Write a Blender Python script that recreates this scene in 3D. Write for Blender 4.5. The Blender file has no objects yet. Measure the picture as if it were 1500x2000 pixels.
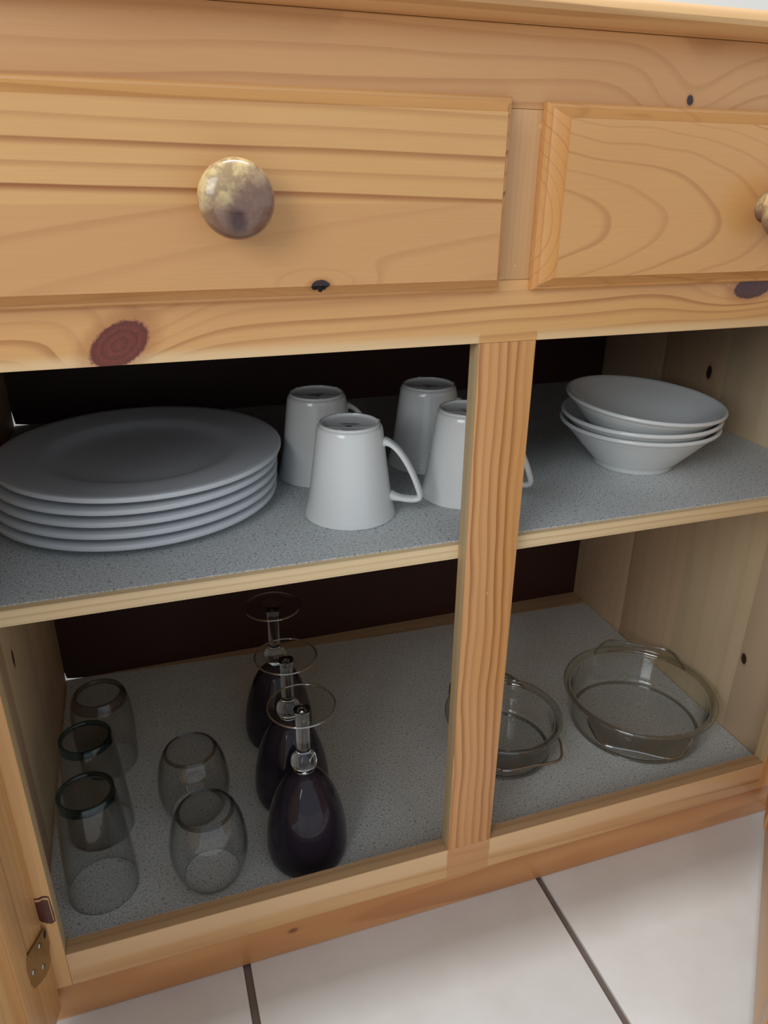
import bpy, bmesh, math, random
from mathutils import Matrix, Vector
random.seed(7)
SC = bpy.context.scene
COL = SC.collection
PI = math.pi

# ------------------------------------------------------------------ camera
cam_d = bpy.data.cameras.new('camera'); cam = bpy.data.objects.new('camera', cam_d); COL.objects.link(cam)
cam_d.sensor_fit = 'VERTICAL'; cam_d.sensor_height = 36.0; cam_d.sensor_width = 27.0
cam_d.lens = 36.0 * 1452.59 / 2000.0
cam_d.clip_start = 0.01; cam_d.clip_end = 50
def cam_rot(pitch, roll, yaw):
    Rz = Matrix.Rotation(yaw, 3, 'Z'); Rx = Matrix.Rotation(pitch, 3, 'X'); Ry = Matrix.Rotation(roll, 3, 'Y')
    R = Rz @ Rx @ Ry
    right, fwd, up = R.col[0], R.col[1], R.col[2]
    M = Matrix((right, up, -fwd)).transposed()
    return M.to_4x4()
cam.matrix_world = Matrix.Translation((-0.2299, -0.4764, 0.6787)) @ cam_rot(-0.4244, -0.0105, -0.3251)
SC.camera = cam

# ------------------------------------------------------------------ light
SC.view_settings.view_transform = 'Standard'; SC.view_settings.look = 'None'
SC.view_settings.exposure = 0.0; SC.view_settings.gamma = 1.0; SC.view_settings.use_curve_mapping = False
W = bpy.data.worlds.new('room_light'); SC.world = W; W.use_nodes = True
bg = W.node_tree.nodes['Background']; bg.inputs[0].default_value = (0.83, 0.93, 1.03, 1); bg.inputs[1].default_value = 0.60
def area(name, loc, target, sx, sy, power, col):
    l = bpy.data.lights.new(name, 'AREA'); l.shape = 'RECTANGLE'; l.size = sx; l.size_y = sy; l.energy = power; l.color = col
    o = bpy.data.objects.new(name, l); COL.objects.link(o); o.location = loc
    o.rotation_euler = (Vector(target) - Vector(loc)).to_track_quat('-Z', 'Y').to_euler()
    return o
area('window_daylight', (-1.75, -1.55, 1.55), (0.0, 0.0, 0.35), 1.1, 1.2, 23, (0.93, 0.97, 1.0))

area('added_overhead_light', (0.1, 0.03, 2.35), (0.1, 0.03, 0.0), 1.3, .10, 22, (1.0, 0.99, 0.97))  # unseen overhead strip, added to brighten the floor in front of the cabinet

# ------------------------------------------------------------------ helpers
def lin(c):
    return tuple(((x/255.)/12.92 if x <= 10 else ((x/255.+.055)/1.055)**2.4) for x in c) + (1.0,)
def link(o, parent=None, **props):
    COL.objects.link(o)
    if parent: o.parent = parent
    for k, v in props.items(): o[k] = v
    return o
def mesh_obj(name, bm, mats, parent=None, smooth=False, **props):
    me = bpy.data.meshes.new(name)
    bmesh.ops.recalc_face_normals(bm, faces=bm.faces)
    bm.to_mesh(me); bm.free()
    if not isinstance(mats, (list, tuple)): mats = [mats]
    for m in mats: me.materials.append(m)
    if smooth:
        me.shade_smooth()
        if smooth != 'all': me.set_sharp_from_angle(angle=math.radians(smooth if smooth is not True else 50))
    return link(bpy.data.objects.new(name, me), parent, **props)
def empty(name, loc=(0, 0, 0), rz=0, parent=None, **props):
    o = bpy.data.objects.new(name, None); o.location = loc; o.rotation_euler = (0, 0, rz); o.empty_display_size = .02
    return link(o, parent, **props)
def add_box(bm, x0, x1, y0, y1, z0, z1, bev=0.0008, seg=2, mi=0):
    vs = [bm.verts.new((x, y, z)) for x in (x0, x1) for y in (y0, y1) for z in (z0, z1)]
    fs = [bm.faces.new([vs[i] for i in q]) for q in ((0,1,3,2),(4,6,7,5),(0,4,5,1),(2,3,7,6),(0,2,6,4),(1,5,7,3))]
    for f in fs: f.material_index = mi
    if bev:
        es = list({e for f in fs for e in f.edges})
        bmesh.ops.bevel(bm, geom=es, offset=bev, segments=seg, affect='EDGES', profile=.6)
def box(name, b, mat, parent=None, bev=0.0008, **props):
    bm = bmesh.new(); add_box(bm, *b, bev=bev)
    return mesh_obj(name, bm, mat, parent, smooth=40, **props)
def add_lathe(bm, prof, n=96, mi=0, M=None):
    rings = []
    for r, z in prof:
        if r < 1e-6: rings.append([bm.verts.new((0, 0, z))])
        else: rings.append([bm.verts.new((r*math.cos(2*PI*k/n), r*math.sin(2*PI*k/n), z)) for k in range(n)])
    fs = []
    for a, b in zip(rings, rings[1:]):
        for k in range(n):
            k2 = (k+1) % n
            if len(a) == 1 and len(b) == 1: continue
            if len(a) == 1: f = [a[0], b[k], b[k2]]
            elif len(b) == 1: f = [a[k], b[0], a[k2]]
            else: f = [a[k], b[k], b[k2], a[k2]]
            fs.append(bm.faces.new(f))
    for f in fs: f.material_index = mi
    vs = [v for r in rings for v in r]
    if M is not None: bmesh.ops.transform(bm, matrix=M, verts=vs)
    return vs
def spline(pts, n=8):
    """Catmull-Rom through points"""
    out = []
    P = [Vector(p) for p in pts]
    for i in range(len(P)-1):
        p0 = P[i-1] if i else P[i]*2-P[i+1]
        p1, p2 = P[i], P[i+1]; p3 = P[i+2] if i+2 < len(P) else P[i+1]*2-P[i]
        for k in range(n):
            t = k/n
            out.append(.5*((2*p1)+(-p0+p2)*t+(2*p0-5*p1+4*p2-p3)*t*t+(-p0+3*p1-3*p2+p3)*t**3))
    out.append(P[-1]); return out
def sp2(pts, n=6):
    return [(p.x, p.y) for p in spline([(a, b, 0) for a, b in pts], n)]
def add_sweep(bm, path, radii, n=12, side=Vector((0, 1, 0)), mi=0, power=1.0):
    """sweep an elliptical section; radii = list of (a_side, b_normal)"""
    rings = []
    for i, p in enumerate(path):
        t = (path[min(i+1, len(path)-1)] - path[max(i-1, 0)]).normalized()
        s = (side - t*side.dot(t)).normalized(); nn = t.cross(s)
        a, b = radii[i] if isinstance(radii, list) else radii
        ring = []
        for k in range(n):
            c, q = math.cos(2*PI*k/n), math.sin(2*PI*k/n)
            c = math.copysign(abs(c)**power, c); q = math.copysign(abs(q)**power, q)
            ring.append(bm.verts.new(p + s*a*c + nn*b*q))
        rings.append(ring)
    for a, b in zip(rings, rings[1:]):
        for k in range(n):
            bm.faces.new([a[k], a[(k+1) % n], b[(k+1) % n], b[k]]).material_index = mi
    for r in (rings[0], rings[-1]): bm.faces.new(r).material_index = mi
def add_poly(bm, pts, thick, M, bev=0.0, mi=0):
    """flat polygon pts (a,b) extruded by thick, placed by M (local xy plane, +z = thickness)"""
    lo = [bm.verts.new((a, b, 0)) for a, b in pts]; hi = [bm.verts.new((a, b, thick)) for a, b in pts]
    n = len(pts); fs = [bm.faces.new(lo[::-1]), bm.faces.new(hi)]
    for k in range(n): fs.append(bm.faces.new([lo[k], lo[(k+1) % n], hi[(k+1) % n], hi[k]]))
    for f in fs: f.material_index = mi
    bmesh.ops.transform(bm, matrix=M, verts=lo+hi)
def add_nested(bm, x0, x1, z0, z1, prof, sign=-1):
    """moulded board: nested rectangles (inset, y); last is capped, first is capped too"""
    loops = []
    for ins, y in prof:
        loops.append([bm.verts.new(v) for v in ((x0+ins, y, z0+ins), (x1-ins, y, z0+ins), (x1-ins, y, z1-ins), (x0+ins, y, z1-ins))])
    for a, b in zip(loops, loops[1:]):
        for k in range(4): bm.faces.new([a[k], a[(k+1) % 4], b[(k+1) % 4], b[k]])
    bm.faces.new(loops[0]); bm.faces.new(loops[-1])

# ------------------------------------------------------------------ node expression helper
class X:
    nt = None
    def __init__(s, v): s.v = v
    def _op(a, b, op, c=None, clamp=False):
        n = X.nt.nodes.new('ShaderNodeMath'); n.operation = op; n.use_clamp = clamp
        for i, q in enumerate((a, b, c)):
            if q is None: continue
            if isinstance(q, X): q = q.v
            if isinstance(q, (int, float)): n.inputs[i].default_value = q
            else: X.nt.links.new(q, n.inputs[i])
        return X(n.outputs[0])
    def __add__(a, b): return X._op(a, b, 'ADD')
    __radd__ = __add__
    def __sub__(a, b): return X._op(a, b, 'SUBTRACT')
    def __rsub__(a, b): return X._op(b, a, 'SUBTRACT')
    def __mul__(a, b): return X._op(a, b, 'MULTIPLY')
    __rmul__ = __mul__
    def __truediv__(a, b): return X._op(a, b, 'DIVIDE')
def fn(op, a, b=None, c=None): return X._op(a, b, op, c)
def smooth(a, lo, hi):
    n = X.nt.nodes.new('ShaderNodeMapRange'); n.interpolation_type = 'SMOOTHSTEP'
    X.nt.links.new(a.v, n.inputs[0]); n.inputs[1].default_value = lo; n.inputs[2].default_value = hi
    return X(n.outputs[0])
def vec(a, b, c):
    n = X.nt.nodes.new('ShaderNodeCombineXYZ')
    for i, q in enumerate((a, b, c)):
        if isinstance(q, X): X.nt.links.new(q.v, n.inputs[i])
        else: n.inputs[i].default_value = q
    return n.outputs[0]
def noise(v, scale=1.0, detail=2.0, rough=.5):
    n = X.nt.nodes.new('ShaderNodeTexNoise'); X.nt.links.new(v, n.inputs['Vector'])
    n.inputs['Scale'].default_value = scale; n.inputs['Detail'].default_value = detail; n.inputs['Roughness'].default_value = rough
    return X(n.outputs[0])
def white(a):
    n = X.nt.nodes.new('ShaderNodeTexWhiteNoise'); n.noise_dimensions = '1D'; X.nt.links.new(a.v, n.inputs['W']); return X(n.outputs[0])
def mixc(f, a, b, mode='MIX'):
    n = X.nt.nodes.new('ShaderNodeMix'); n.data_type = 'RGBA'; n.blend_type = mode
    for sck, q in ((n.inputs[0], f), (n.inputs[6], a), (n.inputs[7], b)):
        if isinstance(q, X): X.nt.links.new(q.v, sck)
        elif isinstance(q, (int, float)): sck.default_value = q
        elif isinstance(q, tuple): sck.default_value = q
        else: X.nt.links.new(q, sck)
    return n.outputs[2]
def new_mat(name):
    m = bpy.data.materials.new(name); m.use_nodes = True; X.nt = m.node_tree
    return m, m.node_tree.nodes['Principled BSDF'], m.node_tree
def obj_xyz():
    tc = X.nt.nodes.new('ShaderNodeTexCoord'); s = X.nt.nodes.new('ShaderNodeSeparateXYZ')
    X.nt.links.new(tc.outputs['Object'], s.inputs[0]); return X(s.outputs[0]), X(s.outputs[1]), X(s.outputs[2])

def wood_col(P, o):
    """P=(x,y,z) expressions, o=options -> (colour socket, fibre)"""
    x, y, z = P
    ax = o.get('axis', 'x')
    w, u, v = {'x': (x, z, y), 'z': (z, x, y), 'y': (y, z, x), 'zs': (z, y, x)}[ax]
    sd = o.get('seed', 0)*3.17
    wa = o.get('warp', .006)
    n1 = noise(vec(w*o.get('wl', 3.0)+sd, u*14, v*14), 1, 2)
    n2 = noise(vec(w*9+sd+7, u*40, v*40), 1, 1)
    uu = u - o.get('u0', 0) + w*o.get('su', 0.0) + (n1-.5)*wa*2 + (n2-.5)*wa*.25
    vv = v - o.get('v0', .03) + w*o.get('sv', 0.0)
    R = fn('SQRT', uu*uu + vv*vv)
    km = None; col_k = None
    for k in o.get('knots', []):
        kw, ku, a, b, ang = k[:5]; amp = k[5] if len(k) > 5 else .03; spread = k[6] if len(k) > 6 else .25
        dw = w-kw; du = u-ku; c, s = math.cos(ang), math.sin(ang)
        p = (dw*c+du*s)/a; q = (du*c-dw*s)/b
        d2 = p*p+q*q
        R = R + fn('EXPONENT', (p*p*(.35*spread)+q*q*spread)*-1.0)*amp
        kn = noise(vec(w, u, v), 420, 2)
        dd = fn('SQRT', d2)+(kn-.5)*.22
        mk = 1.0-smooth(dd, .86, 1.04)
        rg = fn('FRACT', dd*3.3)
        ck = mixc(rg*.55+kn*.25, k[7] if len(k) > 7 else lin((112, 52, 38)), k[8] if len(k) > 8 else lin((70, 28, 30)))
        halo = (1.0-smooth(dd, 1.0, 1.7))*.45
        km = (mk, ck, halo) if km is None else km + (mk, ck, halo)
    fq = o.get('freq', 130)
    t = R*fq
    fr = fn('FRACT', t); ring = fn('FLOOR', t)
    rnd = white(ring+sd)
    late = smooth(fr, o.get('e0', .45), .93)*(1.0-smooth(fr, .93, 1.0))
    late = late*(rnd*.75+.25)*o.get('contrast', .8)
    fib = noise(vec(w*22+sd, u*900, v*900), 1, 3, .6)
    blot = noise(vec(w*5+sd, u*18, v*18), 1, 2)
    c = mixc(late, o['light'], o['dark'])
    c = mixc(smooth(blot, .3, .72)*o.get('blot', .35), c, o.get('mid', o['dark']))
    c = mixc((fib-.35)*.22*o.get('fib', 1), c, o['dark'])
    if 'sap' in o:      # pale sapwood stripe: z range, and x span without it
        z0, z1, xa, xb, sc = o['sap']
        m_ = 1.0-smooth(z, z0, z1) if z1 > z0 else smooth(z, z1, z0)
        if xa is not None: m_ = m_*(1.0-smooth(x, xa-.0008, xa)*(1.0-smooth(x, xb, xb+.0008)))
        c = mixc(m_*.85, c, sc)
    if 'span' in o:     # a lapped piece of another colour
        xa, xb, sc, am = o['span']
        m_ = smooth(x, xa-.0004, xa+.0004)*(1.0-smooth(x, xb-.0004, xb+.0004))
        c = mixc(m_*am, c, sc)
    if km:
        for i in range(0, len(km), 3):
            c = mixc(km[i+2], c, o['dark']); c = mixc(km[i], c, km[i+1])
    return c, fib
def wood(name, rough=.38, coat=.25, split=None, **o):
    m, b, nt = new_mat(name)
    P = obj_xyz()
    c, fib = wood_col(P, o)
    if split:
        z0, o2 = split
        oo = dict(o); oo.update(o2)
        c2, f2 = wood_col(P, oo)
        c = mixc(smooth(P[2], z0-.0002, z0+.0002), c2, c)
        groove = fn('ABSOLUTE', P[2]-z0)
    nt.links.new(c, b.inputs['Base Color'])
    b.inputs['Roughness'].default_value = rough
    b.inputs['Coat Weight'].default_value = coat; b.inputs['Coat Roughness'].default_value = .22
    bp = nt.nodes.new('ShaderNodeBump'); bp.inputs['Strength'].default_value = .12; bp.inputs['Distance'].default_value = .0004
    nt.links.new(fib.v, bp.inputs['Height']); nt.links.new(bp.outputs[0], b.inputs['Normal'])
    return m
LIGHT, MID, DARK = lin((230, 177, 114)), lin((214, 152, 88)), lin((166, 102, 54))
PALE, PALED, PALEM = lin((214, 186, 154)), lin((172, 140, 108)), lin((198, 168, 134))
CREAM = lin((238, 204, 156))

def simple(name, col, rough=.5, metal=0, coat=0, **k):
    m, b, nt = new_mat(name)
    b.inputs['Base Color'].default_value = col; b.inputs['Roughness'].default_value = rough; b.inputs['Metallic'].default_value = metal
    b.inputs['Coat Weight'].default_value = coat
    n = noise(vec(*obj_xyz()), k.get('ns', 120), 3); 
    c = mixc((n-.4)*k.get('var', .25), col, k.get('c2', tuple(x*.6 for x in col[:3])+(1,)))
    nt.links.new(c, b.inputs['Base Color'])
    return m

# ------------------------------------------------------------------ materials
M = {}
M['top_rail'] = wood('pine_top_rail', u0=.66, v0=.035, su=.01, sv=.05, freq=85, warp=.010, light=lin((220,168,112)), mid=lin((206,148,94)), dark=lin((172,112,64)), contrast=.5, e0=.6, seed=1,
    knots=[(.145, .727, .0027, .0033, .3, .026, .012, lin((70,48,50)), lin((45,30,34)))])
M['mid_rail'] = wood('pine_middle_rail', u0=.55, v0=.02, su=-.015, sv=.02, freq=115, warp=.007, light=LIGHT, mid=MID, dark=DARK, contrast=.75, seed=2,
    sap=(.574, .5815, 0.0, .045, CREAM),
    knots=[(-.2385, .5845, .0205, .0125, .56, .022, .35, lin((132,60,40)), lin((80,30,32))),
           (.2305, .6025, .0185, .0085, .1, .022, .3, lin((98,60,58)), lin((72,42,46)))])
M['base_rail'] = wood('pine_bottom_rail', u0=.10, v0=.03, su=.02, sv=.03, freq=70, warp=.008, light=lin((228,182,126)), mid=lin((208,148,92)), dark=lin((170,108,62)), contrast=.6, seed=3, blot=.6,
    sap=(.064, .056, 0.0, .045, lin((234,194,146))), span=(0.0, .045, lin((200,140,92)), .55))
M['plinth'] = wood('pine_plinth', u0=.02, v0=.03, su=.02, sv=.04, freq=60, warp=.012, light=lin((214,156,98)), mid=lin((190,122,68)), dark=lin((146,84,44)), contrast=.75, e0=.3, seed=4, blot=.8,
    knots=[(-.155, .029, .0042, .0026, .1, .01, .15, lin((150,92,56)), lin((110,62,40)))])
M['stile_left'] = wood('pine_left_stile', axis='z', u0=-.40, v0=.02, sv=.02, freq=60, light=lin((234,184,120)), mid=lin((220,150,84)), dark=lin((176,104,52)), contrast=.5, seed=5)
M['stile_right'] = wood('pine_right_stile', axis='z', u0=.45, v0=.02, sv=.02, freq=60, light=lin((234,184,120)), mid=lin((220,150,84)), dark=lin((176,104,52)), contrast=.5, seed=6)
M['mid_stile'] = wood('pine_centre_stile', axis='z', u0=.080, v0=.03, su=.010, sv=.05, freq=135, warp=.0075, wl=6, light=lin((222,164,102)), mid=lin((210,146,88)), dark=lin((160,96,50)), contrast=.95, seed=7, e0=.3)
M['divider'] = wood('pine_drawer_divider', axis='z', u0=.2, v0=.0, freq=260, warp=.001, light=lin((224,178,124)), mid=lin((212,160,108)), dark=lin((184,130,84)), contrast=.4, seed=8)
M['drawer_l'] = wood('pine_left_drawer', u0=.60, v0=.01, su=.022, freq=95, warp=.004, wl=2, light=lin((230,176,112)), mid=lin((220,160,94)), dark=lin((160,94,44)), contrast=1.1, e0=.55, seed=9,
    split=(.6635, dict(u0=.585, v0=.05, sv=.10, su=-.01, freq=75, warp=.007, light=lin((222,166,106)), mid=lin((212,152,92)), dark=lin((176,112,60)), contrast=.5, e0=.7, seed=10,
    knots=[(-.118, .6175, .0062, .0036, 0, .03, .12, lin((60,36,30)), lin((28,18,18)))])))
M['drawer_r'] = wood('pine_right_drawer', u0=.652, v0=.028, sv=-.13, su=.0, freq=170, warp=.013, wl=7, light=lin((226,168,103)), mid=lin((214,152,88)), dark=lin((158,94,46)), contrast=.48, e0=.76, seed=11)
M['top'] = wood('pine_countertop', u0=.70, v0=-.1, su=.01, freq=60, warp=.01, light=lin((226,180,122)), mid=lin((212,158,100)), dark=lin((178,122,72)), contrast=.55, seed=12)
M['shelf'] = wood('pine_shelf_edge', u0=.37, v0=.02, freq=190, warp=.0025, wl=2, light=lin((242,216,172)), mid=lin((232,202,156)), dark=lin((200,162,114)), contrast=.6, rough=.55, coat=0, seed=13)
M['floorboard'] = wood('pine_cabinet_floor', u0=.0, v0=-.3, freq=60, light=PALE, mid=PALEM, dark=PALED, contrast=.5, rough=.6, coat=0, seed=14)
def board_m(i, axis, knots=(), l=PALE, dk=PALED, md=PALEM):
    return wood('raw_pine_board_%d' % i, axis='zs', u0=.2+.13*(i % 3)-.1, v0=(.40 if i < 10 else -.36), su=.01*(i % 2), sv=.05+.02*(i % 3), freq=34+9*(i % 4), warp=.006, light=l, mid=md, dark=dk, contrast=.24, fib=.8, blot=.5, rough=.6, coat=.0, seed=20+i, knots=list(knots))
M['door'] = wood('pine_door_stile', axis='z', u0=.11, v0=.02, sv=.02, freq=120, warp=.003, light=lin((222,172,114)), mid=lin((208,150,94)), dark=lin((176,116,64)), contrast=.6, seed=41)
M['door_rail'] = wood('pine_door_rail', axis='x', u0=-.05, v0=.02, sv=.02, freq=110, warp=.004, light=lin((222,178,118)), mid=lin((208,158,100)), dark=lin((176,122,70)), contrast=.55, seed=42)
M['door_panel'] = wood('pine_door_panel', axis='z', u0=.15, v0=.03, sv=.09, freq=90, warp=.006, light=lin((226,184,124)), mid=lin((214,168,108)), dark=lin((182,126,74)), contrast=.5, seed=43)
M['edge_v'] = wood('raw_edge_upright', axis='z', u0=.3, v0=-.1, freq=200, warp=.002, light=lin((196,172,132)), mid=lin((184,158,118)), dark=lin((158,128,92)), contrast=.4, rough=.6, coat=0, seed=51)
M['edge_h'] = wood('raw_shaded_edge_level', axis='x', u0=.3, v0=-.1, freq=260, warp=.002, light=lin((196,160,118)), mid=lin((180,142,104)), dark=lin((150,112,78)), contrast=.6, rough=.6, coat=0, seed=52)  # raw wood, dulled to paint shade into the rail tops
M['hardboard'] = simple('dark_brown_hardboard', lin((62, 34, 28)), rough=.55, ns=60, var=.3)
M['brass'] = simple('aged_brass', lin((178, 150, 104)), rough=.42, metal=.85, ns=300, var=.6, c2=lin((96, 78, 58)))
M['steel'] = simple('screw_steel', lin((190, 186, 176)), rough=.3, metal=1)
M['black'] = simple('hinge_hole', lin((22, 18, 18)), rough=.8)
M['old_glue'] = simple('dark_brown_stain', lin((92, 42, 26)), rough=.5, ns=260, var=.9, c2=lin((48, 20, 18)), coat=.3)
M['putty'] = simple('pale_torn_wood', lin((226, 178, 122)), rough=.7)
M['plaster'] = simple('white_plaster', lin((235, 232, 226)), rough=.8, ns=8, var=.05)
M['grout'] = simple('brown_grout', lin((112, 98, 90)), rough=.9, ns=500, var=.5)
M['porcelain'] = simple('white_porcelain', lin((226, 229, 228)), rough=.16, ns=10, var=.03); M['porcelain'].node_tree.nodes['Principled BSDF'].inputs['Coat Weight'].default_value = .3
M['stoneware'] = simple('satin_white_stoneware', lin((222, 227, 232)), rough=.38, ns=10, var=.03)
M['foot'] = simple('unglazed_foot', lin((206, 196, 184)), rough=.7)
M['stamp'] = simple('grey_ink_stamp', lin((20, 22, 24)), rough=.5)

# knob: mottled wood burl, lit top-left and shaded bottom painted into the colour
def knob_mat():
    m, b, nt = new_mat('mottled_shaded_knob_wood'); x, y, z = obj_xyz()
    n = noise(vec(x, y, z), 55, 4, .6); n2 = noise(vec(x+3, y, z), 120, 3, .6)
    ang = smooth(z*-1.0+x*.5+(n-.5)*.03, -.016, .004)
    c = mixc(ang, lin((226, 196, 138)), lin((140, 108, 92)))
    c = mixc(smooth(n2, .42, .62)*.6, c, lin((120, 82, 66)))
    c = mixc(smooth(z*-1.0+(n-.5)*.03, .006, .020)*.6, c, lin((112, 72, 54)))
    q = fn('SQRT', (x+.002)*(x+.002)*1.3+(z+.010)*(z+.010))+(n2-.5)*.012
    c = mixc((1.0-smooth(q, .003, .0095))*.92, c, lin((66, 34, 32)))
    nt.links.new(c, b.inputs['Base Color']); b.inputs['Roughness'].default_value = .28; b.inputs['Coat Weight'].default_value = .6
    return m
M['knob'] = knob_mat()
# tile
def tile_mat():
    m, b, nt = new_mat('cream_ceramic_tile'); x, y, z = obj_xyz()
    g = X.nt.nodes.new('ShaderNodeNewGeometry'); s = X.nt.nodes.new('ShaderNodeSeparateXYZ'); X.nt.links.new(g.outputs['Position'], s.inputs[0])
    x, y = X(s.outputs[0]), X(s.outputs[1])
    n = noise(vec(x, y, 0.0), 9, 4, .6); n2 = noise(vec(x, y, 0.0), 700, 2)
    c = mixc(smooth(n, .35, .7)*.5, lin((221, 220, 218)), lin((208, 202, 196)))
    c = mixc((n2-.4)*.2, c, lin((180, 165, 152)))
    nt.links.new(c, b.inputs['Base Color']); b.inputs['Roughness'].default_value = .38
    bp = nt.nodes.new('ShaderNodeBump'); bp.inputs['Strength'].default_value = .1; bp.inputs['Distance'].default_value = .001
    nt.links.new(noise(vec(x, y, 0.0), 60, 3).v, bp.inputs['Height']); nt.links.new(bp.outputs[0], b.inputs['Normal'])
    return m
M['tile'] = tile_mat()
def liner_mat():
    m, b, nt = new_mat('speckled_grey_liner'); x, y, z = obj_xyz()
    n = noise(vec(x, y, 0.0), 620, 2, .7); n2 = noise(vec(x+5, y, 0.0), 330, 1); n3 = noise(vec(x, y, 0.0), 18, 2)
    c = mixc(smooth(n, .40, .60), lin((180, 186, 187)), lin((226, 229, 228)))
    c = mixc(smooth(n2, .62, .70)*.75, c, lin((124, 127, 128)))
    c = mixc(smooth(n3, .4, .7)*.2, c, lin((186, 184, 180)))
    nt.links.new(c, b.inputs['Base Color']); b.inputs['Roughness'].default_value = .65
    return m
M['liner'] = liner_mat()
# glass: thin walls = tinted see-through film + Fresnel reflection; thick pieces = refracting glass
def thin_glass(name, tint=(.93, .945, .935), edge=(.45, .47, .46), ior=1.45, refl=1.0):
    m = bpy.data.materials.new(name); m.use_nodes = True; nt = m.node_tree; X.nt = nt
    for n in list(nt.nodes):
        if n.type != 'OUTPUT_MATERIAL': nt.nodes.remove(n)
    out = [n for n in nt.nodes if n.type == 'OUTPUT_MATERIAL'][0]
    lw = nt.nodes.new('ShaderNodeLayerWeight'); lw.inputs[0].default_value = .5
    f = fn('POWER', X(lw.outputs['Facing']), 3.5)
    tr = nt.nodes.new('ShaderNodeBsdfTransparent'); nt.links.new(mixc(f, tint+(1,), edge+(1,)), tr.inputs[0])
    gl = nt.nodes.new('ShaderNodeBsdfGlossy'); gl.inputs['Roughness'].default_value = .04
    r0 = ((ior-1)/(ior+1))**2
    fr = fn('POWER', X(lw.outputs['Facing']), 5.0)*(1-r0) + r0
    mx = nt.nodes.new('ShaderNodeMixShader'); nt.links.new((fr*refl).v, mx.inputs[0])
    nt.links.new(tr.outputs[0], mx.inputs[1]); nt.links.new(gl.outputs[0], mx.inputs[2]); nt.links.new(mx.outputs[0], out.inputs[0])
    return m
def thick_glass(name, col=(.95, .97, .96), rough=.02):
    m, b, nt = new_mat(name)
    b.inputs['Base Color'].default_value = col+(1,); b.inputs['Transmission Weight'].default_value = 1; b.inputs['Roughness'].default_value = rough; b.inputs['IOR'].default_value = 1.48
    return m
M['glass'] = thin_glass('clear_thin_glass', tint=(.982, .986, .984), edge=(.62, .63, .62), refl=1.3)
M['glass_thick'] = thick_glass('clear_thick_glass')
M['glass_base'] = thin_glass('blue_green_glass_edge', tint=(.42, .62, .66), edge=(.10, .24, .30), refl=1.8)
M['grey_edge'] = thin_glass('grey_glass_edge', tint=(.68, .65, .64), edge=(.30, .27, .26), refl=1.8)
M['oven_glass'] = thin_glass('oven_glass_wall', tint=(.982, .985, .980), edge=(.76, .78, .75), refl=1.8)
M['oven_rim'] = thin_glass('oven_glass_rim', tint=(.90, .92, .90), edge=(.52, .56, .53), refl=4.5)
M['glass_foot'] = thin_glass('clear_foot_glass', tint=(.94, .95, .945), edge=(.6, .62, .61))
M['rim_glass'] = thin_glass('clear_rim_glass', tint=(.80, .80, .80), edge=(.6, .6, .6), refl=11)
M['oven_tab'] = thin_glass('oven_glass_tab', tint=(.96, .97, .96), edge=(.7, .73, .7), refl=1.5)
M['dark_glass'], b_, nt_ = new_mat('purple_black_glass')
b_.inputs['Base Color'].default_value = (.026, .020, .032, 1); b_.inputs['Roughness'].default_value = .07; b_.inputs['IOR'].default_value = 1.42
b_.inputs['Transmission Weight'].default_value = .05

# ------------------------------------------------------------------ dimensions (metres)
SD = .0155; ZO = .572; ZB = .0803; F = .0427; S = .4066; SB = .3936; YB = .4551
XL, XR, XLO, XRO = -.3756, .4229, -.3471, .3861
OL, OR = -.3971, .4361+.006

# ------------------------------------------------------------------ the room
floor = box('floor', (-2.2, 2.2, -2.4, .52, -.06, -.0035), M['grout'], bev=0, kind='structure')
tile_me = None
for i in range(-6, 7):
    for j in range(-7, 2):
        cx = -.2005+.31*(i+.5); cy = .075+.31*(j+.5)
        if tile_me is None:
            bm = bmesh.new(); add_box(bm, -.1515, .1515, -.1515, .1515, -.0085, 0, bev=.0012, seg=2)
            o = mesh_obj('tile', bm, M['tile'], floor, smooth=40); tile_me = o.data
        else:
            o = link(bpy.data.objects.new('tile', tile_me), floor)
        o.location = (cx, cy, 0)
box('wall_back', (-2.2, 2.2, .52, .60, -.06, 2.5), M['plaster'], bev=0, kind='structure')

# ------------------------------------------------------------------ the sideboard
sb = empty('sideboard', label='varnished pine sideboard with two drawers above two open cupboard bays', category='cabinet')
def part(name, b, mat, bev=.0008, parent=None, **k):
    o = box(name, b, mat, parent or sb, bev, **k)
    if name in ('centre_stile', 'bottom_rail', 'left_stile', 'right_stile', 'middle_rail'):
        o.data.materials.append(M['edge_v' if 'stile' in name else 'edge_h'])
        for p in o.data.polygons:
            if abs(p.normal.y) < .2: p.material_index = 1
    return o
part('top_rail', (-.3471, .3861, 0, SD, .718, .7628), M['top_rail'])
part('middle_rail', (-.3471, .3861, 0, SD, ZO, .6145), M['mid_rail'])
part('drawer_divider', (0, .045, .0002, SD, .6145, .718), M['divider'])
part('bottom_rail', (-.3471, .3861, 0, SD, .0424, ZB), M['base_rail'], bev=.0009)
part('plinth', (OL+.001, OR-.001, .0012, .020, 0, .0424), M['plinth'], bev=.002)
part('centre_stile', (0, .045, 0, SD, ZB, ZO), M['mid_stile'], bev=.0006)
ls = part('left_stile', (OL, XLO, 0, SD, .0424, .7628), M['stile_left'])
part('right_stile', (XRO, OR, 0, SD, .0424, .7628), M['stile_right'])
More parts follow.
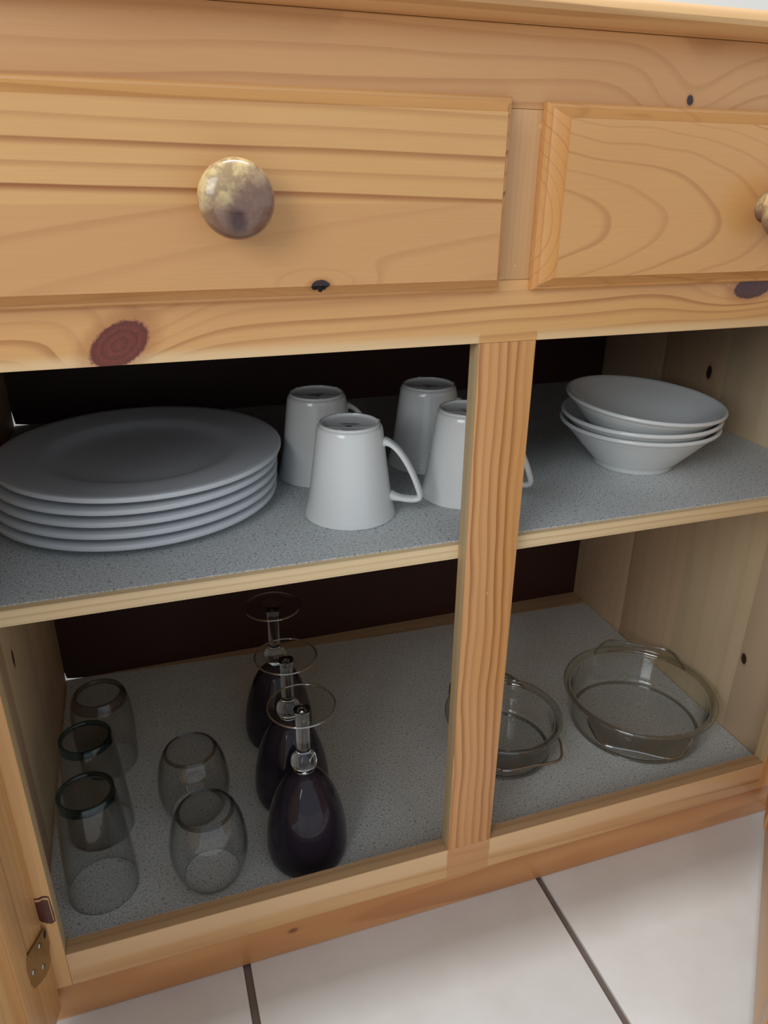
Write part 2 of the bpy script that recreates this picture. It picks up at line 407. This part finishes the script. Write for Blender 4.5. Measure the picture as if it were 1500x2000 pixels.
# nail heads / plugs on the divider
for (px, pz) in ((.0345, .7085), (.0235, .6235)):
    bm = bmesh.new(); add_lathe(bm, [(0, .0004), (.0012, .0004), (.0016, 0)], 16, M=Matrix.Translation((px, .0002, pz)) @ Matrix.Rotation(PI/2, 4, 'X'))
    mesh_obj('nail_plug', bm, M['putty'], sb)
for (px, pz) in ((.1055, .0502), (-.1950, .0415+.004), (-.2585, .0415+.004), (.0215, .3660)):
    bm = bmesh.new(); add_lathe(bm, [(0, .0004), (.0008, .0004), (.0011, 0)], 12, M=Matrix.Translation((px, .0001, pz)) @ Matrix.Rotation(PI/2, 4, 'X'))
    mesh_obj('nail_plug', bm, M['putty'], sb)
# side panels of glued upright boards (raw inside)
def side(x0, x1, cuts, base, knots):
    for i, (a, b) in enumerate(zip(cuts, cuts[1:])):
        tint = [(PALE, PALEM, PALED), (lin((206,176,142)), lin((190,158,124)), lin((166,130,98))), (lin((218,194,158)), lin((202,176,138)), lin((176,148,112)))][(i*2+base) % 3]
        m = board_m(base+i, 'z', knots.get(i, ()), tint[0], tint[2], tint[1])
        box('side_board', (x0, x1, a+.0002, b-.0002, 0.0, .7628), m, sb, bev=.0005)
side(XR, OR, (SD, .10, .215, .325, .455), 0, {0: [(.151, .093, .0075, .0042, .2, .012, .1, lin((70,42,30)), lin((40,24,22)))],
     2: [(.467, .240, .0085, .0045, 0, .012, .1, lin((60,40,34)), lin((36,26,24)))]})
side(OL, XL, (SD, .085, .16, .29, .455), 10, {2: [(.257, .191, .010, .0042, 0, .012, .1, lin((70,48,40)), lin((46,32,30)))]})
# carcase floor, shelf, back
part('cabinet_floor', (XL, XR, SD, YB-.0005, .0272, F-.0008), M['floorboard'])
part('shelf', (XL+.0003, XR-.0003, SD+.0002, YB-.0008, SB, S-.0002), M['shelf'])
bm = bmesh.new()
PB = Matrix.Translation((0, YB+.0032, 0)) @ Matrix(((1, 0, 0, 0), (0, 0, -1, 0), (0, 1, 0, 0), (0, 0, 0, 1)))
add_poly(bm, [(XL-.004, F+.035), (XL+.0016, F+.0016), (XL+.014, F-.0005), (XL+.05, F-.004), (OR-.004, F-.004), (OR-.004, S-.004), (XL-.004, S-.004)], .0032, PB)
mesh_obj('back_panel', bm, M['hardboard'], sb)
bm = bmesh.new()
add_poly(bm, [(XL-.004, S+.050), (XL+.0018, S+.0022), (XL+.018, S-.0001), (XL+.05, S-.0035), (OR-.004, S-.0035), (OR-.004, .7628), (XL-.004, .7628)], .0032, PB)
mesh_obj('back_panel', bm, M['hardboard'], sb)
part('dust_panel', (XL, XR, SD, YB-.001, .5905, .5965), M['hardboard'])
# top with rounded moulded nose
bm = bmesh.new()
pr = [(.478, .7630), (-.012, .7630), (-.020, .7632), (-.026, .7642), (-.0295, .7662), (-.0307, .7690), (-.0295, .7720), (-.0265, .7750), (-.022, .7764), (.478, .7765)]
A = [bm.verts.new((OL-.025, y, z)) for y, z in pr]; B = [bm.verts.new((OR+.025, y, z)) for y, z in pr]
n = len(pr)
for k in range(n): bm.faces.new([A[k], A[(k+1) % n], B[(k+1) % n], B[k]])
bm.faces.new(A); bm.faces.new(B[::-1])
mesh_obj('countertop', bm, M['top'], sb, smooth=35)

# drawers
DP = [(0, -.0003), (0, -.0052), (.0010, -.0066), (.0026, -.0070), (.0030, -.0086), (.0040, -.0096), (.0060, -.0122), (.0082, -.0160), (.0093, -.0184), (.0094, -.0200)]
def knob(parent, loc):
    bm = bmesh.new()
    pf = sp2([(.0105, 0.0), (.0100, .0025), (.0085, .006), (.0092, .010), (.0150, .0135), (.0198, .0165), (.0207, .0195), (.0190, .0235), (.0140, .0268), (.0075, .0285), (0, .0290)], 4)
    pf = [(0, 0)] + pf[:-1] + [(0, .0290)]
    add_lathe(bm, pf, 56, M=Matrix.Rotation(PI/2, 4, 'X'))
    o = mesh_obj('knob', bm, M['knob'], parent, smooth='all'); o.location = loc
    return o
def drawer(x0, x1, z0, z1, mat, kx, kz):
    bm = bmesh.new(); add_nested(bm, x0, x1, z0, z1, DP)
    d_ = mesh_obj('drawer', bm, mat, sb, smooth=30)
    bm = bmesh.new()
    xa, xb, za, zb = x0+.014, x1-.014, .6168, .708
    if xb > -.002 and x0 < 0: xb = -.002
    if xa < .047 and x1 > .05: xa = .047
    add_box(bm, xa, xa+.01, SD+.002, .40, za, zb, bev=0); add_box(bm, xb-.01, xb, SD+.002, .40, za, zb, bev=0)
    add_box(bm, xa+.01, xb-.01, .39, .40, za, zb, bev=0); add_box(bm, xa+.01, xb-.01, SD+.002, .39, za, za+.005, bev=0)
    add_box(bm, xa+.01, xb-.01, SD+.002, SD+.012, za+.005, zb, bev=0)
    mesh_obj('drawer_box', bm, M['floorboard'], d_)
    knob(d_, (kx-.0012, -.020, kz))
    return d_
dl = drawer(-.3600, .0095, .6080, .7240, M['drawer_l'], -.1670, .6665)
dr = drawer(.0345, .3960, .6080, .7220, M['drawer_r'], .2100, .6610)
# chipped knot hole on the lower edge of the left drawer
bm = bmesh.new()
for k in range(16):
    a = random.uniform(0, 6.28); rx, rz = random.uniform(0, .0058), random.uniform(0, .0026)
    add_lathe(bm, [(0, .0012), (.0009, .0007), (.0013, 0), (0, -.0004)], 7, M=Matrix.Translation((-.1175+rx*math.cos(a), -.0182+abs(rz)*.6, .6168+rz*math.sin(a))) @ Matrix.Rotation(PI/2, 4, 'X') @ Matrix.Diagonal((1+random.random(), .8, 1, 1)))
mesh_obj('knot_hole', bm, M['black'], dl)

# doors -----------------------------------------------------------------
def door(loc, rz, w, handed):
    """hinge line at local origin, door runs along +x, inner face at local y=0 side 'handed'"""
    t = .019
    y0, y1 = (0, t) if handed > 0 else (-t, 0)
    z0, z1 = .0262, .582
    d_ = empty('door', loc, rz, sb)
    bm = bmesh.new(); yc0, yc1 = (.007, .013) if handed > 0 else (-.013, -.007)
    add_box(bm, .045, w-.045, yc0, yc1, z0+.045, z1-.045, bev=0)
    mesh_obj('door_panel', bm, M['door_panel'], d_)
    for a, b in ((0, .054), (w-.054, w)):
        bm = bmesh.new(); add_box(bm, a, b, y0, y1, z0, z1, bev=.0016)
        # bead run beside the panel
        e = b if a == 0 else a
        q = -1 if a == 0 else 1
        add_box(bm, min(e, e+q*.022), max(e, e+q*.022), (y0-.0014) if handed > 0 else y1-.001, (y0+.001) if handed > 0 else (y1+.0014), z0+.002, z1-.002, bev=.001)
        mesh_obj('door_stile', bm, M['door'], d_, smooth=40)
    for a, b in ((z0, z0+.056), (z1-.056, z1)):
        box('door_rail', (.0542, w-.0542, y0+.0004, y1-.0004, a, b), M['door_rail'], d_, bev=.0012)
    return d_
# left door, opened to about 100 degrees
ld = door((-.3580, -.0045, 0), math.atan2(-math.cos(math.radians(12)), -math.sin(math.radians(12))), .366, -1)
# right door, ajar
rd = door((.4000, -.0030, 0), math.atan2(-math.sin(math.radians(44.3)), -math.cos(math.radians(44.3))), .360, 1)

# flared brass leaf screwed to the left door, old hinge mortise on the stile
PLN = Matrix(((1, 0, 0, 0), (0, 0, 1, 0), (0, 1, 0, 0), (0, 0, 0, 1)))
bm = bmesh.new()
lf = [(.002, .1245), (-.0030, .1200), (-.0036, .1010), (.0000, .0985), (.0015, .0885), (.006, .0862), (.015, .0882), (.025, .0945), (.035, .1025), (.038, .111), (.0385, .131), (.0355, .137), (.029, .1355), (.017, .1300)]
add_poly(bm, lf, .0012, Matrix.Translation((0, .0006, 0)) @ PLN)
for (a, b) in ((.013, .1215), (.031, .1165), (.0155, .1005)):
    add_lathe(bm, [(0, .0012), (.0010, .0013), (.0019, .0010), (.0023, .0002)], 14, mi=1, M=Matrix.Translation((a, .0016, b)) @ Matrix.Rotation(-PI/2, 4, 'X'))
    add_box(bm, a-.0017, a+.0017, .0026, .0030, b-.0003, b+.0003, bev=0, mi=2)
add_lathe(bm, [(0, .0003), (.0026, .0002), (.0028, 0)], 16, mi=2, M=Matrix.Translation((.0010, .0017, .1185)) @ Matrix.Rotation(-PI/2, 4, 'X') @ Matrix.Diagonal((1, 1.5, 1, 1)))
mesh_obj('hinge_leaf', bm, [M['brass'], M['steel'], M['black']], ld, label='flared brass hinge leaf with three screws')
bm = bmesh.new()
add_poly(bm, [(-.3590, .1285), (-.3592, .1430), (-.3588, .1535), (-.3560, .1528), (-.3530, .1540), (-.3500, .1530), (-.3484, .1515), (-.3480, .143), (-.3476, .133), (-.3478, .1235), (-.3510, .1215), (-.3545, .1235), (-.3575, .1262)], .0004,
         Matrix(((1, 0, 0, 0), (0, 0, -1, 0), (0, 1, 0, 0), (0, 0, 0, 1))))
add_poly(bm, [(-.3588, .1500), (-.3586, .1522), (-.3555, .1512), (-.3525, .1524), (-.3490, .1512), (-.3486, .1250), (-.3492, .1250), (-.3496, .1490), (-.3530, .1508), (-.3560, .1496)], .0003,
         Matrix.Translation((0, -.0004, 0)) @ Matrix(((1, 0, 0, 0), (0, 0, -1, 0), (0, 1, 0, 0), (0, 0, 0, 1))), mi=1)
mesh_obj('old_hinge_mark', bm, [M['old_glue'], M['putty']], ls, label='dark brown stained hinge recess with torn pale edges')

# ------------------------------------------------------------------ shelf liners
def liner(name, pts, z, label):
    bm = bmesh.new(); add_poly(bm, pts, .0009, Matrix.Translation((0, 0, z)))
    return mesh_obj(name, bm, M['liner'], None, label=label, category='shelf liner', group='grey speckled liners')
liner('shelf_liner', [(XL+.001, SD+.0065), (XR-.001, SD+.0050), (XR-.001, YB-.002), (XL+.001, YB-.002)], S-.0001, 'speckled grey liner sheet on the middle shelf under plates, mugs and bowls')
liner('shelf_liner', [(XL+.0025, SD+.001), (XR-.001, SD+.001), (XR-.001, .417), (.076, .425), (-.15, .440), (XL+.0025, .4525)], F-.0005, 'speckled grey liner sheet on the cupboard bottom under the glasses')
ZS = S+.0008; ZF = F+.0004

# ------------------------------------------------------------------ plates
def copy_tree(o, parent=None):
    c = o.copy(); COL.objects.link(c)
    if parent: c.parent = parent
    for ch in list(o.children): copy_tree(ch, c)
    return c
pp = [(0, .0012), (.066, .0012), (.069, 0), (.0735, 0), (.0755, .0015), (.085, .0034), (.110, .0066), (.1240, .0070), (.1250, .0074), (.1254, .0084), (.1254, .0106), (.1250, .0114), (.1240, .0118), (.118, .0113), (.100, .0098), (.0885, .0089), (.0835, .0078), (.077, .0050), (.069, .0032), (.055, .0025), (0, .0025)]
bm = bmesh.new(); add_lathe(bm, pp, 160)
plate = mesh_obj('dinner_plate', bm, M['stoneware'], None, smooth=60)
pl_lab = ['white dinner plate at the bottom of the stack, resting on the shelf', 'white dinner plate second from the bottom of the stack', 'white dinner plate in the middle of the stack of five', 'white dinner plate directly beneath the uppermost plate of the stack', 'white dinner plate on top of the stack, its well fully visible']
for k in range(5):
    o = plate if k == 0 else copy_tree(plate)
    o.location = (-.2345-.0012*(4-k)-(.0028 if k < 4 else 0), .2030-.0028*(4-k), ZS+.0086*k); o.rotation_euler = (0, 0, k)
    o['label'] = pl_lab[k]; o['category'] = 'plate'; o['group'] = 'stack of dinner plates'

# ------------------------------------------------------------------ mugs (upside down)
def ribbed(pts, zlo, zhi, amp, per, n=6):
    out = []
    P = sp2(pts, n)
    if not amp: return P
    # resample finely between zlo and zhi
    res = []
    for (r0, z0), (r1, z1) in zip(P, P[1:]):
        m = max(1, int(abs(z1-z0)/(per/4)))
        for k in range(m): res.append((r0+(r1-r0)*k/m, z0+(z1-z0)*k/m))
    res.append(P[-1])
    for r, z in res:
        out.append((r + (amp*math.cos(2*PI*z/per) if zlo < z < zhi else 0), z))
    return out
mo = ribbed([(.0398, .0010), (.0391, .0045), (.0373, .012), (.0351, .024), (.0334, .036), (.0318, .048), (.0304, .060), (.0291, .071), (.0284, .0765), (.0274, .0800)], .003, .045, .00010, .0024)
mp = [(0, .0770), (.018, .0765), (.0255, .070), (.0285, .050), (.0325, .025), (.0362, .008), (.0372, .0006), (.0385, .0)] + mo + [(.0263, .0811), (.0258, .0814), (.0257, .0830), (.0250, .0835), (.0240, .0833), (.0236, .0815), (.0225, .0806), (0, .0803)]
bm = bmesh.new(); add_lathe(bm, mp, 96)
mug = mesh_obj('mug', bm, M['porcelain'], None, smooth=50)
hp = spline([(.0262, 0, .0660), (.0320, 0, .0668), (.0400, 0, .0615), (.0480, 0, .0510), (.0545, 0, .0385), (.0595, 0, .0260), (.0612, 0, .0185), (.0575, 0, .0158), (.0500, 0, .0156), (.0420, 0, .0166), (.0345, 0, .0185)], 5)
n = len(hp)
rad = []
for i in range(n):
    t = i/(n-1); e = max(0, 1-t*7)+max(0, (t-.88)*6)
    rad.append((.0052+.0012*e, .0026+.0026*e))
bm = bmesh.new(); add_sweep(bm, hp, rad, 14, power=.8)
mesh_obj('handle', bm, M['porcelain'], mug, smooth='all')
bm = bmesh.new()
def dash(x0, x1, y, t):
    add_box(bm, x0, x1, y-t/2, y+t/2, .08030, .08042, bev=0)
x = -.0095
random.seed(3)
while x < .0085:
    w_ = random.uniform(.0008, .0015); dash(x, x+w_, .0032+random.uniform(-.0003, .0003), random.uniform(.0012, .0020)); x += w_+.0003
dash(-.0075, .0070, .0009, .0006)
x = -.005
while x < .0045:
    w_ = random.uniform(.0005, .0010); dash(x, x+w_, -.0012, .0008); x += w_+.0003
add_lathe(bm, [(0, .08044), (.0022, .08042), (.0024, .0803)], 14, M=Matrix.Translation((0, -.0040, 0)) @ Matrix.Diagonal((1.2, .6, 1, 1)))
mesh_obj('maker_stamp', bm, M['stamp'], mug, label='small dark maker stamp on the mug bottom')
# pairs of small chips in the foot ring, seen as raised glaze drips
for a in (2.1, -1.75, .35):
    bm = bmesh.new(); add_lathe(bm, [(0, .0007), (.0010, .0004), (.0014, -.0002)], 10, M=Matrix.Translation((.0249*math.cos(a), .0249*math.sin(a), .0832)) @ Matrix.Rotation(a, 4, 'Z') @ Matrix.Diagonal((1, 2.4, 1, 1)))
    mesh_obj('foot_nub', bm, M['porcelain'], mug, smooth='all')
for k, (x, y, a, lb) in enumerate([(-.0666, .1015, -24, 'upturned white mug in front, nearest the shelf edge, handle showing right'), (-.0709, .2004, 6, 'upturned white mug standing behind the front mug beside the plates'),
                                   (.0440, .2008, -30, 'upturned white mug farthest back, left of the centre stile'), (.0462, .1112, -33, 'upturned white mug partly hidden by the centre stile, handle poking out past it')]):
    o = mug if k == 0 else copy_tree(mug)
    o.location = (x, y, ZS); o.rotation_euler = (0, 0, math.radians(a)); o['label'] = lb; o['category'] = 'mug'; o['group'] = 'upturned white mugs'

# ------------------------------------------------------------------ bowls
bo = ribbed([(.0425, .0060), (.0480, .0118), (.0560, .0205), (.0650, .0305), (.0725, .0385), (.0765, .0425)], .008, .041, .00022, .0022)
bpf = [(0, .0015), (.034, .0015), (.036, 0), (.0395, 0), (.0408, .0012), (.0410, .0042)] + bo + [(.0782, .0432), (.0793, .0446), (.0792, .0463), (.0780, .0472), (.0765, .0470), (.0745, .0452)] + sp2([(.0735, .0440), (.0630, .0335), (.0520, .0215), (.0430, .0115), (.0360, .0062), (.0260, .0046), (.0100, .0042)], 4) + [(0, .0042)]
bm = bmesh.new(); add_lathe(bm, bpf, 128)
bowl = mesh_obj('cereal_bowl', bm, M['porcelain'], None, smooth=60)
for k, (x, y, z, tx, ty, lb) in enumerate([(.2517, .1371, 0, 0, 0, 'white ribbed bowl at the bottom of the stack, its foot on the shelf'), (.2527, .1376, .0090, .3, -.8, 'white bowl in the middle of the stack, only its rim showing'),
                                        (.2522, .1388, .0228, 4.3, -1.0, 'white bowl on top of the stack, tilted, its inside visible')]):
    o = bowl if k == 0 else copy_tree(bowl)
    o.location = (x, y, ZS+z); o.rotation_euler = (math.radians(tx), math.radians(ty), .5*k)
    o['label'] = lb; o['category'] = 'bowl'; o['group'] = 'stack of three bowls'

# ------------------------------------------------------------------ goblets (upside down)
gob = empty('goblet')
out = sp2([(.0372, 0), (.0394, .004), (.0408, .012), (.0409, .022), (.0396, .037), (.0370, .052), (.0334, .066), (.0284, .080), (.0218, .092), (.0150, .0995), (.0085, .1035), (.0040, .1048)], 6)
inn = [(max(r-.0016, 0), z-.0008 if z > .02 else z) for r, z in out[:-4]]
bm = bmesh.new(); add_lathe(bm, out + [(0, .1052)], 96)
mesh_obj('bowl', bm, M['dark_glass'], gob, smooth='all', label='purple-black glass bowl')
bm = bmesh.new(); add_lathe(bm, [(0, .0960)]+[(r, z) for r, z in reversed(inn)]+[(.0372, 0)], 96)
mesh_obj('bowl_lining', bm, M['dark_glass'], gob, smooth='all')
st = [(0, .1055), (.0050, .1056)] + sp2([(.0085, .1070), (.0118, .1110), (.0128, .1165), (.0118, .1220), (.0090, .1262), (.0073, .1285), (.0068, .1320), (.0066, .1500), (.0066, .1700), (.0072, .1765)], 5) + [(.0080, .1795), (.0060, .1800), (0, .1802)]
bm = bmesh.new(); add_lathe(bm, st, 64)
mesh_obj('stem', bm, M['glass_thick'], gob, smooth='all', label='clear glass stem with round bulb')
ft = [(0, .1803), (.0085, .1804), (.016, .1815), (.026, .1826), (.0312, .1830), (.0322, .1839), (.0314, .1850), (.029, .1852), (.016, .1842), (.0085, .1828), (.0060, .1815), (0, .1810)]
bm = bmesh.new(); add_lathe(bm, ft[1:-1]+[ft[1]], 96)
mesh_obj('foot', bm, M['glass_foot'], gob, smooth=60, label='clear round glass foot')
bm = bmesh.new()
add_lathe(bm, [(.0306, .1841), (.0310, .1834), (.0318, .1831), (.0325, .1836), (.0326, .1843), (.0320, .1850), (.0311, .1849), (.0306, .1841)], 96)
mesh_obj('foot_rim', bm, M['rim_glass'], gob, smooth='all')
for k, (x, y, lb) in enumerate([(-.1227, .0772, 'upturned dark purple goblet with clear stem, nearest the front rail'), (-.1211, .1587, 'upturned dark purple goblet, middle one of the row of three'), (-.1162, .2594, 'upturned dark purple goblet at the back of the row, foot against dark back panel')]):
    o = gob if k == 0 else copy_tree(gob)
    o.location = (x, y, ZF); o['label'] = lb; o['category'] = 'goblet'; o['group'] = 'row of upturned goblets'

# ------------------------------------------------------------------ tumblers (upside down)
def tumbler(name, wall, tb, base_mat, base_t=.006, mouth_t=.0013):
    """wall: outer profile from mouth (z=0) to the flat base; thick bottom slug on top"""
    t = empty(name)
    W_ = sp2(wall, 7); ztop = W_[-1][1]
    inner = [(r-mouth_t, z) for r, z in W_ if z < ztop-base_t]
    ri = inner[-1][0]
    bm = bmesh.new()
    cut = [(r, z) for r, z in W_ if z < ztop-base_t]
    add_lathe(bm, cut, 96); add_lathe(bm, inner + [(ri*.93, ztop-base_t+.0006)], 96)
    add_lathe(bm, [inner[0], ((inner[0][0]+cut[0][0])/2, -.0003+.0003), cut[0]], 96)
    mesh_obj('wall', bm, M['glass'], t, smooth='all')
    bm = bmesh.new()
    rt = W_[-1][0]; wd = .0016 if base_t < .005 else .0034
    slug = [cut[-1]] + [p for p in W_ if p[1] >= ztop-base_t] + [(rt-wd*.5, ztop+.0004), (rt-wd, ztop-.0004), (rt-wd*1.1, ztop-base_t*.5), (ri-.001-wd*.3, ztop-base_t+.0008), cut[-1]]
    add_lathe(bm, slug, 96)
    mesh_obj('base_rim', bm, base_mat, t, smooth=60)
    bm = bmesh.new()
    add_lathe(bm, [(0, ztop-base_t+.0010), (ri*.9, ztop-base_t+.0010)], 96); add_lathe(bm, [(0, ztop-.0012), (rt-wd, ztop-.0008)], 96)
    mesh_obj('base', bm, M['glass'], t, smooth='all')
    return t
def setup(o, x, y, lb, group, rz=0):
    o.location = (x, y, ZF); o.rotation_euler.z = rz; o['label'] = lb; o['category'] = 'drinking glass'; o['group'] = group
tall = tumbler('tall_tumbler', [(.0332, 0), (.0330, .010), (.0318, .040), (.0298, .075), (.0275, .105), (.0262, .1165), (.0252, .1212)], 0, M['glass_base'], .0065)
setup(tall, -.3222, .0955, 'tall straight upturned tumbler with bluish base, front left corner beside the stile', 'clear drinking glasses')
o = copy_tree(tall); setup(o, -.3250, .1726, 'tall straight upturned tumbler standing directly behind the front left one', 'clear drinking glasses', 1)
rib = tumbler('bulged_tumbler', [(.0318, 0), (.0325, .012), (.0338, .040), (.0340, .062), (.0325, .082), (.0298, .0935), (.0268, .0992)], 0, M['grey_edge'], .0085)
setup(rib, -.3170, .2720, 'upturned bulging tumbler farthest back, against the left rear corner', 'clear drinking glasses')
rnd_ = tumbler('round_tumbler', [(.0272, 0), (.0325, .010), (.0365, .024), (.0378, .036), (.0370, .050), (.0340, .066), (.0300, .0775), (.0268, .0825), (.0256, .0838)], 0, M['grey_edge'], .0022)
setup(rnd_, -.2199, .0795, 'rounded upturned stemless glass in front, left of the nearest goblet', 'clear drinking glasses')
o = copy_tree(rnd_); setup(o, -.2262, .1672, 'rounded upturned stemless glass standing behind the front rounded one', 'clear drinking glasses', 2)

# ------------------------------------------------------------------ oven glass dishes
def dish(name, rb, rr, h, wtab, tab_out):
    t = empty(name)
    W_ = sp2([(rb-.004, .0), (rb+.0015, .0016), (rb+.0042, .0065), (rb+.006, .018), (rr-.0062, h-.010), (rr-.0045, h-.005)], 7)
    inner = [(r-.0038, z+.0042) for r, z in W_ if z < h-.009]
    bm = bmesh.new(); add_lathe(bm, [(0, .0004), (rb-.010, .0004)] + W_, 128)
    add_lathe(bm, [(0, .0046), (rb-.012, .0046)] + [p for p in inner if p[0] > rb-.012] + [(rr-.0085, h-.005)], 128)
    mesh_obj('dish_wall', bm, M['oven_glass'], t, smooth='all')
    bm = bmesh.new()
    add_lathe(bm, [(rr-.0088, h-.0052), (rr-.0045, h-.0056), (rr-.0018, h-.0050), (rr, h-.0030), (rr-.0004, h-.0008), (rr-.0022, h), (rr-.0050, h-.0004), (rr-.0068, h-.0022), (rr-.0086, h-.0030), (rr-.0088, h-.0052)], 128)
    mesh_obj('dish_rim', bm, M['oven_rim'], t, smooth='all')
    bm = bmesh.new()
    add_lathe(bm, [(rb-.0045, .0003), (rb-.0008, 0), (rb+.0008, .0010), (rb-.0008, .0022), (rb-.0042, .0020), (rb-.0045, .0003)], 128)
    mesh_obj('foot_ring', bm, M['oven_rim'], t, smooth='all')
    for sgn in (0, 1):
        bm = bmesh.new(); a0 = math.asin(wtab/2/rr)
        ins = [(rr-.004)*Vector((math.cos(a), math.sin(a))) for a in [(-a0*1.25)+(a0*2.5)*k/12 for k in range(13)]]
        xo = rr+tab_out
        poly = [(v.x, v.y) for v in ins] + [(rr*math.cos(a0)+tab_out*.55, wtab*.52), (xo-.002, wtab*.40), (xo, wtab*.36), (xo, -wtab*.36), (xo-.002, -wtab*.40), (rr*math.cos(a0)+tab_out*.55, -wtab*.52)]
        add_poly(bm, poly, .0032, Matrix.Rotation(PI*sgn, 4, 'Z') @ Matrix.Translation((0, 0, h-.0095)))
        mesh_obj('handle', bm, M['oven_tab'], t, smooth=40)
        bm = bmesh.new()
        pth = [Vector(p) for p in ((ins[0].x+.003, ins[0].y, 0), (rr*math.cos(a0)+tab_out*.6, -wtab*.52, 0), (xo-.0008, -wtab*.38, 0), (xo, 0, 0), (xo-.0008, wtab*.38, 0), (rr*math.cos(a0)+tab_out*.6, wtab*.52, 0), (ins[-1].x+.003, ins[-1].y, 0))]
        add_sweep(bm, spline(pth, 6), (.0016, .0018), 10, side=Vector((0, 0, 1)))
        bmesh.ops.transform(bm, matrix=Matrix.Rotation(PI*sgn, 4, 'Z') @ Matrix.Translation((0, 0, h-.0085)), verts=bm.verts)
        mesh_obj('handle_edge', bm, M['rim_glass'], t, smooth='all')
    return t
big = dish('casserole_dish', .0790, .0936, .0513, .100, .0175)
big.location = (.3215, .1440, ZF); big.rotation_euler.z = math.radians(54)
big['label'] = 'large round clear glass casserole dish beside the right side panel'; big['category'] = 'dish'
sm = dish('casserole_dish', .0590, .0706, .0491, .088, .0125)
sm.location = (.1378, .1565, ZF); sm.rotation_euler.z = math.radians(86)
sm['label'] = 'small round clear glass casserole dish half hidden behind the centre stile'; sm['category'] = 'dish'
for o in (big, sm): o['group'] = 'clear glass casserole dishes'
